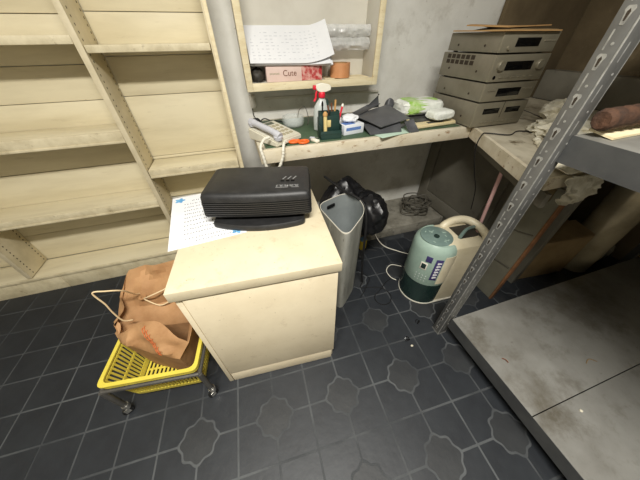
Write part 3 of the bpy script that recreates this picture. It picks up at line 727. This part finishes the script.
bb2 = lump((.715, 1.20, .47), (.125, .15, .145), 6, .14, 1.8, 4)
for v in bb2.verts: v.co.x = max(v.co.x, .606+max(0, (1.1-v.co.y))*.1)
merge(bb, bb2)
tag(obj('bin_liner_sack', bb, 'bag_black', sm=30), 'shiny black rubbish sack slumped behind and beside the metal bin', 'bag')
tag(obj('vacuum_wand', tube(B(), [(.455, 1.36, .71), (.52, 1.22, .680), (.600, 1.09, .650), (.612, 1.03, .56), (.606, 1.0, .40), (.612, 1.0, .24), (.62, .995, .10), (.63, .99, .012)], .008, 8), 'black_rubber'), 'black hose draped across the top of the metal bin', 'hose')

# ================================================================== BASKET TROLLEY + BASKET + BAG
BA = math.atan2(-.05, .40)
tr = thing('basket_trolley', 'grey tubular trolley frame on casters under the yellow basket', 'trolley', (-.582, .735, 0), BA)
TX, TY, TZ = .199, .152, .2545
for x, y in ((-TX, -TY), (TX, -TY), (-TX, TY), (TX, TY)):
    lg = obj('leg', tube(B(), [(x, y, .07), (x, y, TZ)], .012, 10, 0), 'tube_grey', tr)
    obj('caster_cap', tube(B(), [(x, y, .048), (x, y, .075)], .016, 10, 0), 'chrome', lg)
    obj('caster', xf(lathe(B(), [(.012, -.009), (.022, -.008), (.024, 0), (.022, .008), (.012, .009)], n=16), Matrix.Translation((x-.006, y-.006, .0245)) @ Matrix.Rotation(.7, 4, 'Z') @ Matrix.Rotation(PI/2, 4, 'X')), 'black_rubber', lg)
    fk = B()
    for s in (-1, 1): box(fk, (x-.006-s*.0125*.644, y-.006+s*.0125*.765, .036), (.022, .003, .034), .001, .7)
    obj('caster_fork', fk, 'chrome', lg)
for nm, p, q in (('front_bar', (-TX, -TY), (TX, -TY)), ('rear_bar', (-TX, TY), (TX, TY)), ('side_bar', (-TX, -TY), (-TX, TY)), ('side_bar', (TX, -TY), (TX, TY))):
    obj(nm, tube(B(), [(*p, TZ), (*q, TZ)], .0095, 8, 0), 'tube_grey', tr)
bk = thing('shopping_basket', 'yellow slatted plastic shopping basket on the trolley by the cream cupboard', 'basket', (-.582, .735, .07), math.atan2(-.05, .40))
def brect(hx, hy, z, r=.03, skew=0): return [(x, y, z) for x, y in rpoly([(-hx, -hy), (hx, -hy), (hx, hy), (-hx, hy)], r, 4)]
ZR = .228
def wall_pts(z):      # tapering basket, local z
    k = z/ZR; return .158+.030*k, .112+.028*k
hx0, hy0 = wall_pts(0)
for k in range(15):
    x = (-1+2*(k+.5)/15)*(hx0-.004); obj('floor_bar', bx(x-.005, x+.005, -hy0+.004, hy0-.004, .001, .005), 'yellow', bk, sm=0)
for y in (-.06, 0, .06): obj('floor_bar', bx(-hx0+.006, hx0-.006, y-.005, y+.005, -.0025, .0008), 'yellow', bk, sm=0)
hx1, hy1 = wall_pts(ZR)
def ringband(o0, o1, z0, z1, nm):
    obj(nm, loft(B(), [brect(hx1+o1, hy1+o1, z0), brect(hx1+o1, hy1+o1, z1), brect(hx1+o0, hy1+o0, z1), brect(hx1+o0, hy1+o0, z0), brect(hx1+o1, hy1+o1, z0)], cap=False), 'yellow', bk)
ringband(-.003, .013, ZR-.008, ZR, 'rim'); ringband(-.002, .009, ZR-.030, ZR-.020, 'rim')
for nm, z0, z1 in (('middle_band', .11, .122), ('lower_band', .0, .03)):
    a_ = wall_pts(z0); b_ = wall_pts(z1)
    obj(nm, loft(B(), [brect(a_[0]+.002, a_[1]+.002, z0), brect(b_[0]+.002, b_[1]+.002, z1), brect(b_[0]-.002, b_[1]-.002, z1), brect(a_[0]-.002, a_[1]-.002, z0), brect(a_[0]+.002, a_[1]+.002, z0)], cap=False), 'yellow', bk)
for side in range(4):
    n = 20 if side % 2 == 0 else 14
    for k in range(n):
        u = (k+.5)/n*2-1; P = []
        for z in (.005, ZR-.016):
            hx, hy = wall_pts(z)
            P.append({0: (u*hx*.95, -hy, z), 2: (u*hx*.95, hy, z), 1: (hx, u*hy*.93, z), 3: (-hx, u*hy*.93, z)}[side])
        a, b = Vector(P[0]), Vector(P[1]); wv = Vector((.0042, 0, 0)) if side % 2 == 0 else Vector((0, .0042, 0)); nv = Vector((0, .0015, 0)) if side % 2 == 0 else Vector((.0015, 0, 0))
        obj('slat', loft(B(), [[p-wv-nv, p+wv-nv, p+wv+nv, p-wv+nv] for p in (a, b)]), 'yellow', bk, sm=0)
# kraft bag
kb = thing('paper_bag', 'brown kraft paper carrier bag slumped open in the yellow basket', 'bag', (-.58, .73, .08))
ZK = .0775
bot = [(-.690, .770), (-.480, .650), (-.440, .785), (-.670, .815)]
mid = [(-.748, .790, .315), (-.470, .622, .315), (-.412, .798, .315), (-.738, .846, .315)]
top = [(-.738, .800, .365), (-.415, .655, .375), (-.365, .945, .60), (-.645, 1.000, .565)]
def panel(i, j, amp, seed, nx=14, ny=22):
    A, B_ = Vector((*bot[i], ZK)), Vector((*bot[j], ZK)); M0_, M1_ = Vector(mid[i]), Vector(mid[j]); T0, T1 = Vector(top[i]), Vector(top[j])
    n = (B_-A).cross(T0-A).normalized()
    def f(u, v):
        lo_ = A*(1-u)+B_*u; m_ = M0_*(1-u)+M1_*u; t_ = T0*(1-u)+T1*u
        p = lo_*(1-v*2.2)+m_*v*2.2 if v < 1/2.2 else m_*(1-(v-.4545)/.5455)+t_*(v-.4545)/.5455
        e = min(1, 6*min(u, 1-u))*max(0, min(1, 4*(v-.35)))
        q = Vector((u*2.6+seed, v*3.2, seed)); return p+n*amp*e*((1-2*abs(noise.noise(q)))+.4*noise.noise(q*2.2))
    return sheet(B(), f, nx, ny, n*.0012)
W(panel(2, 3, .034, 1), 'back_panel', 'kraft', kb, 24)
W(panel(3, 0, .034, 4), 'side_panel', 'kraft', kb, 24)
W(panel(1, 2, .014, 6), 'side_panel', 'kraft', kb, 60)
def front(u, v):
    A, B_ = Vector((*bot[0], ZK)), Vector((*bot[1], ZK)); m_ = Vector(mid[0])*(1-u)+Vector(mid[1])*u
    t_ = Vector(top[0])*(1-u)+Vector(top[1])*u+Vector((.02, .030, .085))*math.sin(PI*u)*(.6+.4*math.sin(PI*u))
    p = (A*(1-u)+B_*u)*(1-v*2)+m_*v*2 if v < .5 else m_*(2-2*v)+t_*(2*v-1)
    e = min(1, 6*min(u, 1-u)); w2 = max(0, v-.42)
    return p+Vector((0, -1, .35))*(0.022*math.sin(PI*min(1, w2*1.7))*e+.034*e*min(1, w2*4)*noise.noise(Vector((u*4, v*4, 9))))
W(sheet(B(), front, 16, 22, (0, .0012, 0)), 'front_panel', 'kraft', kb, 24)
pb = B()
for k in range(7):
    u = .42+.045*k; v = .90-.045*k
    for j in range(2):
        p = Vector(front(u+.03*(j-.5), v+.03*(j-.5)))+Vector((0, -.0022, .001)); q = Vector(front(u+.03*(j-.5)+.03, v+.03*(j-.5)-.04))+Vector((0, -.0022, .001)); r = Vector(front(u+.03*(j-.5)+.01, v+.03*(j-.5)+.03))+Vector((0, -.0022, .001))
        tube(pb, [r, p, q], .0015, 5, 3)
W(pb, 'printed_logo', 'orange_ink', kb)['kind'] = 'stuff'
W(tube(B(), [(-.668, .835, .40), (-.688, .820, .43), (-.693, .818, .50), (-.690, .818, .56), (-.696, .820, .635), (-.655, .825, .626), (-.620, .845, .59), (-.628, .90, .50), (-.625, .925, .47)], .0032, 6), 'handle', 'twine', kb)
W(tube(B(), [(-.610, .90, .455), (-.567, .88, .484), (-.504, .88, .504), (-.440, .88, .53), (-.40, .87, .52), (-.43, .87, .46), (-.50, .88, .42), (-.56, .885, .40), (-.61, .90, .45)], .0032, 6), 'handle', 'twine', kb)
W(ring(B(), .006, .016, .4545, .4585, 16, (-.618, .91)), 'handle_patch', 'kraft', kb)

# ================================================================== HEATER
ht = thing('kerosene_heater', 'rounded teal and cream portable heater with a handle beside the rack post', 'heater', (1.0, .82, 0), math.radians(-4))
R_ = .135
def hplan(r, back, z, flat=0):
    pts = [(r*math.cos(a), r*math.sin(a), z) for a in [PI/2+PI*i/20 for i in range(21)]]
    return pts+[(back, -r*.97, z), (back+.02, -r*.80, z), (back+.02, r*.80, z), (back, r*.97, z)]
def arc(r, z, n=24, a0=PI*.42, a1=PI*1.60):
    return [(r*math.cos(a0+(a1-a0)*i/n), r*math.sin(a0+(a1-a0)*i/n), z) for i in range(n+1)]
obj('base_ring', loft(B(), [hplan(.139, .28, .0), hplan(.1405, .28, .004), hplan(.139, .28, .010)]), 'cord_white', ht)
obj('tank', loft(B(), [arc(.137, .0105)+[(.02, 0, .0105)], arc(.137, .19)+[(.02, 0, .19)]]), 'tank_green', ht)
obj('front_shell', loft(B(), [arc(r, z, 24)+[(.02, 0, z)] for r, z in ((.136, .19), (.138, .194), (.134, .44), (.126, .475), (.108, .495))]), 'teal', ht)
def cplan(z, r, x0, x1, y1): return [(x, y, z) for x, y in rpoly([(x0, -r), (x1, -r), (x1, y1), (x0, y1)], [.0, .03, .03, .0], 4)]
obj('housing', loft(B(), [cplan(.014, .131, .022, .29, .131), cplan(.20, .131, .018, .29, .131), cplan(.44, .127, -.005, .27, .127), cplan(.478, .118, -.015, .25, .118), cplan(.497, .09, .0, .22, .09)]), 'heater_cream', ht)
W_ = loft(B(), [arc(.1385, .21, 10, PI*1.44, PI*1.62)+arc(.130, .21, 10, PI*1.44, PI*1.62)[::-1], arc(.1355, .44, 10, PI*1.44, PI*1.62)+arc(.127, .44, 10, PI*1.44, PI*1.62)[::-1]])
obj('housing_wing', W_, 'heater_cream', ht)
ds = obj('control_disc', loft(B(), [circ(-.022, 0, .090, .494, 28), circ(-.022, 0, .092, .500, 28), circ(-.022, 0, .086, .503, 28)]), 'teal_dark', ht)
obj('dial', lathe(B(), [(.016, .503), (.016, .509), (.012, .511)], (-.03, -.01), 18), 'tank_green', ds)
mk = B()
for k in range(12):
    a = random.uniform(0, 6.28); r = random.uniform(.03, .072); box(mk, (-.022+r*math.cos(a), r*math.sin(a), .5033), (.016, .005, .0008), rot=random.uniform(0, 3))
obj('markings', mk, 'teal', ds, sm=0)['kind'] = 'stuff'
def onarc(a, z, w_, h_, r, m, nm, par, d=.002, bev=.0008): return obj(nm, box(B(), (r*math.cos(a), r*math.sin(a), z), (d, w_, h_), bev, Matrix.Rotation(a, 4, 'Z')), m, par)
lb1 = onarc(PI*1.375, .335, .040, .175, .1372, 'label_purple', 'label', ht)
for k in range(6):
    onarc(PI*1.385+.03, .275+k*.024, .013, .011, .1385, 'label_white', 'label_print', lb1, .0008, 0); onarc(PI*1.385-.05, .272+k*.024, .011, .015, .1385, 'label_white', 'label_print', lb1, .0008, 0)
onarc(PI*1.24, .405, .035, .045, .1350, 'label_purple', 'label', ht)
wn = onarc(PI*1.20, .345, .040, .055, .1368, 'cord_white', 'gauge_frame', ht, .004, .0019)
onarc(PI*1.20, .345, .028, .040, .1382, 'tank_green', 'gauge_window', wn, .004, .0019)
mk = B()
for r in range(3):
    for k in range(4): a = PI*(1.14+.045*k); box(mk, (.1367*math.cos(a), .1367*math.sin(a), .225+r*.022), (.001, .006, .004), rot=Matrix.Rotation(a, 4, 'Z'))
obj('printed_marks', mk, 'label_white', ht, sm=0)['kind'] = 'stuff'
obj('handle', tube(B(), [(.075, .080, .470), (.10, .086, .500), (.17, .088, .520), (.24, .070, .518), (.278, .01, .505), (.278, -.06, .488), (.245, -.098, .462)], .025, 10, 6), 'heater_cream', ht)
obj('handle_recess', loft(B(), [cplan(.494, .060, .10, .235, .055), cplan(.4990, .058, .10, .233, .053)]), 'dark_stuff', ht)
obj('carry_bar', tube(B(), [(.09, -.055, .506), (.16, -.015, .522), (.24, .01, .510)], .010, 8), 'teal_dark', ht)

# ================================================================== STEEL RACK
rk = thing('steel_rack', 'grey slotted angle steel rack filling the right side with empty bottom shelf', 'rack', (1.7, .0, 0))
PX, PY = .902, .4765
def post(x, y, sx, sy):
    b = B(); t = .0025
    box(b, (x+sx*.0275, y+sy*t/2, 1.0), (.055, t, 2.0), .0008); box(b, (x+sx*t/2, y+sy*.024, 1.0), (t, .048, 2.0), .0008)
    return W(b, 'post', 'rack_metal', rk)
mp = post(PX, PY, 1, 1)
W(tube(B(), [(PX+.0005, PY+.0005, .0), (PX+.0005, PY+.0005, 2.0)], .0022, 6, 0), 'bright_corner', 'slot_light', mp)  # pale strips here and below carry the edge shine in their colour
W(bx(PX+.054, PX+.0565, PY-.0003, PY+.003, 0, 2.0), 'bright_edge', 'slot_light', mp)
key = [(-.0045, -.017), (.0045, -.017), (.007, .004), (.0105, .010), (.0075, .017), (-.0075, .017), (-.0105, .010), (-.007, .004)]
hole = [(-.0018, -.010), (.0018, -.010), (.004, .006), (.0, .012), (-.004, .006)]
def mk_mesh(pts, d, m):
    b = prism(B(), pts, 0, d); me = bpy.data.meshes.new('slot'); b.to_mesh(me); b.free(); me.materials.append(MATS[m]); return me
kme = mk_mesh(rpoly(key, .002, 2), .0006, 'slot_light'); hme = mk_mesh(hole, .0009, 'hole')
bme = mk_mesh(rpoly([(-.0018, -.020), (.0018, -.020), (.0018, .020), (-.0018, .020)], .0015, 2), .0006, 'slot_light')
dme = mk_mesh([(.0035*math.cos(k*PI/4), .0035*math.sin(k*PI/4)) for k in range(8)], .0006, 'slot_light')
Mx = Matrix.Rotation(-PI/2, 4, 'Z') @ Matrix.Rotation(PI/2, 4, 'X')      # local z -> -x
My = Matrix.Rotation(PI/2, 4, 'X')                                       # local z -> -y
def place(me, nm, p, M, par):
    o = bpy.data.objects.new(nm, me); C.objects.link(o); o.parent = par
    o.matrix_local = INV[mp.name] @ Matrix.Translation(p) @ M; return o
z = .04
while z < 1.98:
    place(kme, 'keyhole_slot', (PX, PY+.026, z), Mx, mp); place(hme, 'keyhole_opening', (PX, PY+.026, z), Mx, mp)
    place(bme, 'thin_slot', (PX, PY+.033, z+.0435), Mx, mp); place(dme, 'bolt_hole', (PX, PY+.020, z+.036), Mx, mp)
    place(bme, 'thin_slot', (PX+.024, PY, z+.02), My, mp); place(dme, 'bolt_hole', (PX+.036, PY, z+.062), My, mp)
    z += .0870
W(bx(PX-.004, PX+.058, PY-.004, PY+.052, 0, .004), 'foot_plate', 'rack_metal', mp)
RX0, RX1, RY0, RY1 = .940, 2.58, -.75, .4755
for x, y, sx, sy in ((RX1+.003, PY, -1, 1), (PX, RY0-.003, 1, -1), (RX1+.003, RY0-.003, -1, -1)): post(x, y, sx, sy)
def rshelf(zt, h=.075, split=(-.0005,)):
    ys = [RY0]+[-.012]+[RY1]
    for a, b in zip(ys, ys[1:]):
        W(bx(RX0+.002, RX1, a+.0015, b-.0015, zt-.012, zt, .0015), 'shelf_panel', 'rack_panel', rk)
    W(bx(RX0, RX0+.0018, RY0, RY1, zt-h, zt-.001), 'side_lip', 'rack_edge', rk)
    W(bx(RX0+.0018, RX1, RY1-.002, RY1, zt-h, zt-.012), 'rear_lip', 'rack_edge', rk)
    W(bx(RX0+.0018, RX1, RY0, RY0+.002, zt-h, zt-.012), 'front_lip', 'rack_edge', rk)
rshelf(.157, .080); rshelf(1.172, .082); rshelf(1.98, .08)  # topmost shelf is out of view, added to shade the right side
tag(obj('metal_shaving', tube(B(), [(1.035, .19, .1605), (1.03, .205, .166), (1.022, .215, .1605)], .0025, 5), 'wood_dark'), 'dark sliver lying near the left edge of the bottom rack shelf', 'debris')
tag(obj('paper_shred', tube(B(), [(1.40, .07, .1590), (1.43, .08, .163), (1.46, .06, .159)], .002, 5), 'cardboard_dull'), 'curled tan shred lying in the middle of the bottom rack shelf', 'debris')
tag(obj('foam_scrap', lump((1.16, -.06, .160), (.006, .006, .004), 3, .2, 2, 2, .1575), 'foam_white'), 'tiny white crumb on the bottom rack shelf near the panel joint', 'scrap')

# on the upper rack shelf
cw = tag(obj('card_sheet', sheet(B(), lambda u, v: (.985+.75*u, .405+.066*v+.005*math.sin(u*9), 1.1735+.010*abs(math.sin(u*7+.5))*(v)+.004*v), 26, 5, (0, 0, .006)), 'wood_pale'), 'wavy pale card sheet along the far edge of the upper rack shelf', 'cardboard')
rp_ = B(); tube(rp_, [(.955, .444, 1.218), (1.1, .442, 1.222), (1.25, .444, 1.222), (1.45, .436, 1.222), (1.65, .44, 1.222)], [.022]+[.027+.0035*math.sin(i*2.1) for i in range(40)], 12, 12)
tag(obj('rope_roll', rp_, 'rope_brown'), 'thick brown fibrous roll lying on the wavy card sheet', 'rope')

# ================================================================== THINGS BEHIND THE RACK
cbx = thing('carton', 'opened brown cardboard carton on the floor behind the rack', 'box', (1.955, .80, 0), math.radians(-6))
b2 = B()
for c_, s in (((0, -.16, .18), (.42, .005, .36)), ((0, .16, .18), (.42, .005, .36)), ((-.208, 0, .18), (.005, .315, .36)), ((.208, 0, .18), (.005, .315, .36)), ((0, 0, .003), (.41, .315, .006))): box(b2, c_, s)
obj('walls', b2, 'cardboard_dull', cbx)
obj('flap', box(B(), (0, .14, .43), (.41, .005, .15), 0, Matrix.Rotation(.3, 4, 'X')), 'cardboard_dull', cbx)
obj('flap', box(B(), (0, -.088, .378), (.41, .15, .004), 0, Matrix.Rotation(.12, 4, 'X')), 'cardboard_dull', cbx)
rl = thing('wrapped_roll', 'tall shiny plastic wrapped roll standing behind the rack', 'roll', (2.31, .66, 0))
obj('roll', lathe(B(), [(.108, 0), (.11, .01), (.11, .80), (.106, .81)], n=32), 'roll_wrap', rl)
obj('core', ring(B(), .035, .045, .80, .815), 'cardboard', rl)
tag(obj('crumpled_sheet', lump((2.54, .68, .10), (.09, .08, .12), 15, .35, 2.2, 4, 0), 'panel_green'), 'crumpled olive sheet on the floor right of the wrapped roll', 'sheet')
def dr(u, v):
    q = Vector((u*4, v*4, 3)); wv = 1-2*abs(noise.noise(q))
    x = 1.19+.22*u+.03*noise.noise(q*.7); zz = ZC+.012-.13*v*(.55+.45*math.sin(PI*(.25+.6*u)))
    return (x, .530-.016*wv-.012*v, zz)
def dr2(u, v):
    q = Vector((u*4, v*3, 8)); return (1.19+.22*u, .535+.10*v, ZC+.010+.014*(1-2*abs(noise.noise(q)))*(.4+.6*v)+.004)
ps = thing('plastic_wrap', 'crumpled white plastic wrap spilling over the near end of the corner worktop', 'plastic bag', (1.27, .56, ZC))
W(sheet(B(), dr, 20, 12, (0, .003, 0)), 'hanging_flap', 'foam_white', ps, 30); W(sheet(B(), dr2, 20, 8, (0, 0, .003)), 'top_fold', 'foam_white', ps, 30)
stk = thing('pink_tube', 'pale pink plastic tube leaning under the corner worktop', 'tube', (1.34, .81, 0))
W(tube(B(), [(1.3395, .806, .0075), (1.38, .913, .83)], .0105, 12, 0), 'tube_body', 'pink_m', stk)
W(tube(B(), [(1.3797, .9122, .824), (1.3804, .914, .838)], .012, 12, 0), 'end_cap', 'pink_m', stk)

# ================================================================== CABLES, CLUTTER ON LEDGE AND FLOOR
ck = B(); P = []
for k in range(46):
    a = k*1.05; r = .045+.055*abs(math.sin(k*.73)); P.append((1.43+r*math.cos(a)*1.35, 1.56+r*math.sin(a)*1.3, .102+.13*abs(math.sin(k*.41))+.03*math.sin(k*1.3)**2))
tube(ck, P, .0055, 6, 6)
tag(obj('cable_coil', ck, 'cable_grey'), 'tangled coil of dusty grey cable on the concrete ledge', 'cable')
tag(obj('white_cord', tube(B(), [(.95, 1.62, .102), (.93, 1.50, .100), (.945, 1.412, .10), (.952, 1.392, .05), (.985, 1.30, .006), (1.07, 1.20, .0045), (1.14, 1.13, .0045), (1.16, 1.05, .0045)], .004, 6), 'cord_white'), 'off-white cord running over the ledge down to the heater', 'cord')
tag(obj('white_cord', tube(B(), [(1.00, 1.04, .0035), (.93, 1.08, .0035), (.865, 1.04, .0035), (.86, .97, .0035), (.885, .93, .0035)], .0032, 6), 'cord_white'), 'loop of thin pale cord on the floor left of the heater', 'cord')
tag(obj('power_cable', tube(B(), [(.645, 1.0, .0035), (.60, .95, .0035), (.66, .93, .0035), (.74, .90, .0035), (.775, .83, .0035), (.745, .775, .0035), (.69, .765, .0035), (.655, .80, .0035), (.665, .85, .0035), (.72, .88, .0095), (.80, .935, .004), (.86, .955, .0035)], .0033, 6), 'black_rubber'), 'thin black cord looped on the floor between bin and heater', 'cord')
tag(obj('power_cable', tube(B(), [(.63, 1.14, .0035), (.70, 1.02, .0035), (.66, .96, .0105), (.60, .90, .0035), (.56, .87, .0035)], .0030, 6), 'black_rubber'), 'short black cord on the floor beside the metal bin', 'cord')
pg = thing('yellow_carton', 'tiny yellow box with blue lid on the floor in front of the ledge', 'box', (.80, 1.345, 0))
W(box(B(), (.795, 1.345, .045), (.055, .05, .09), .002, .15), 'body', 'yellow_box', pg); W(box(B(), (.795, 1.345, .097), (.05, .045, .014), .003, .15), 'lid', 'plug_blue', pg)
pl_ = thing('plug', 'black electric plug lying on the floor next to the yellow box', 'plug', (.72, 1.24, 0))
W(box(B(), (.725, 1.235, .016), (.04, .05, .032), .008, .4), 'body', 'black_plastic', pl_); W(tube(B(), [(.74, 1.255, .018), (.775, 1.29, .012), (.83, 1.30, .004), (.90, 1.27, .004)], .0035, 6), 'lead', 'black_rubber', pl_)
tag(obj('ledge_packet', lump((.86, 1.50, .125), (.055, .05, .032), 31, .3, 2, 3, .0955), 'cardboard_dull'), 'small tan crumpled packet on the concrete ledge by the black sack', 'packet')
for k, (x, y, lab) in enumerate(((.703, .500, 'small black plastic clip on the floor left of the rack post'), (.835, .580, 'small black plastic clip on the floor nearest the heater'))):
    t = thing('floor_clip', lab, 'clip', (x, y, 0), .6*k, 'loose clips on the tiles')
    obj('jaw', box(B(), (0, 0, .005), (.028, .010, .010), .002), 'black_gloss', t); obj('spring', tube(B(), [(-.012, .010, .004), (.0, .018, .010), (.014, .010, .004)], .0022, 6), 'black_gloss', t)
tag(obj('foam_scrap', lump((.708, .462, .003), (.008, .006, .004), 41, .2, 2, 2, .0003), 'foam_white'), 'tiny white crumb on the floor beside the black clip', 'scrap')
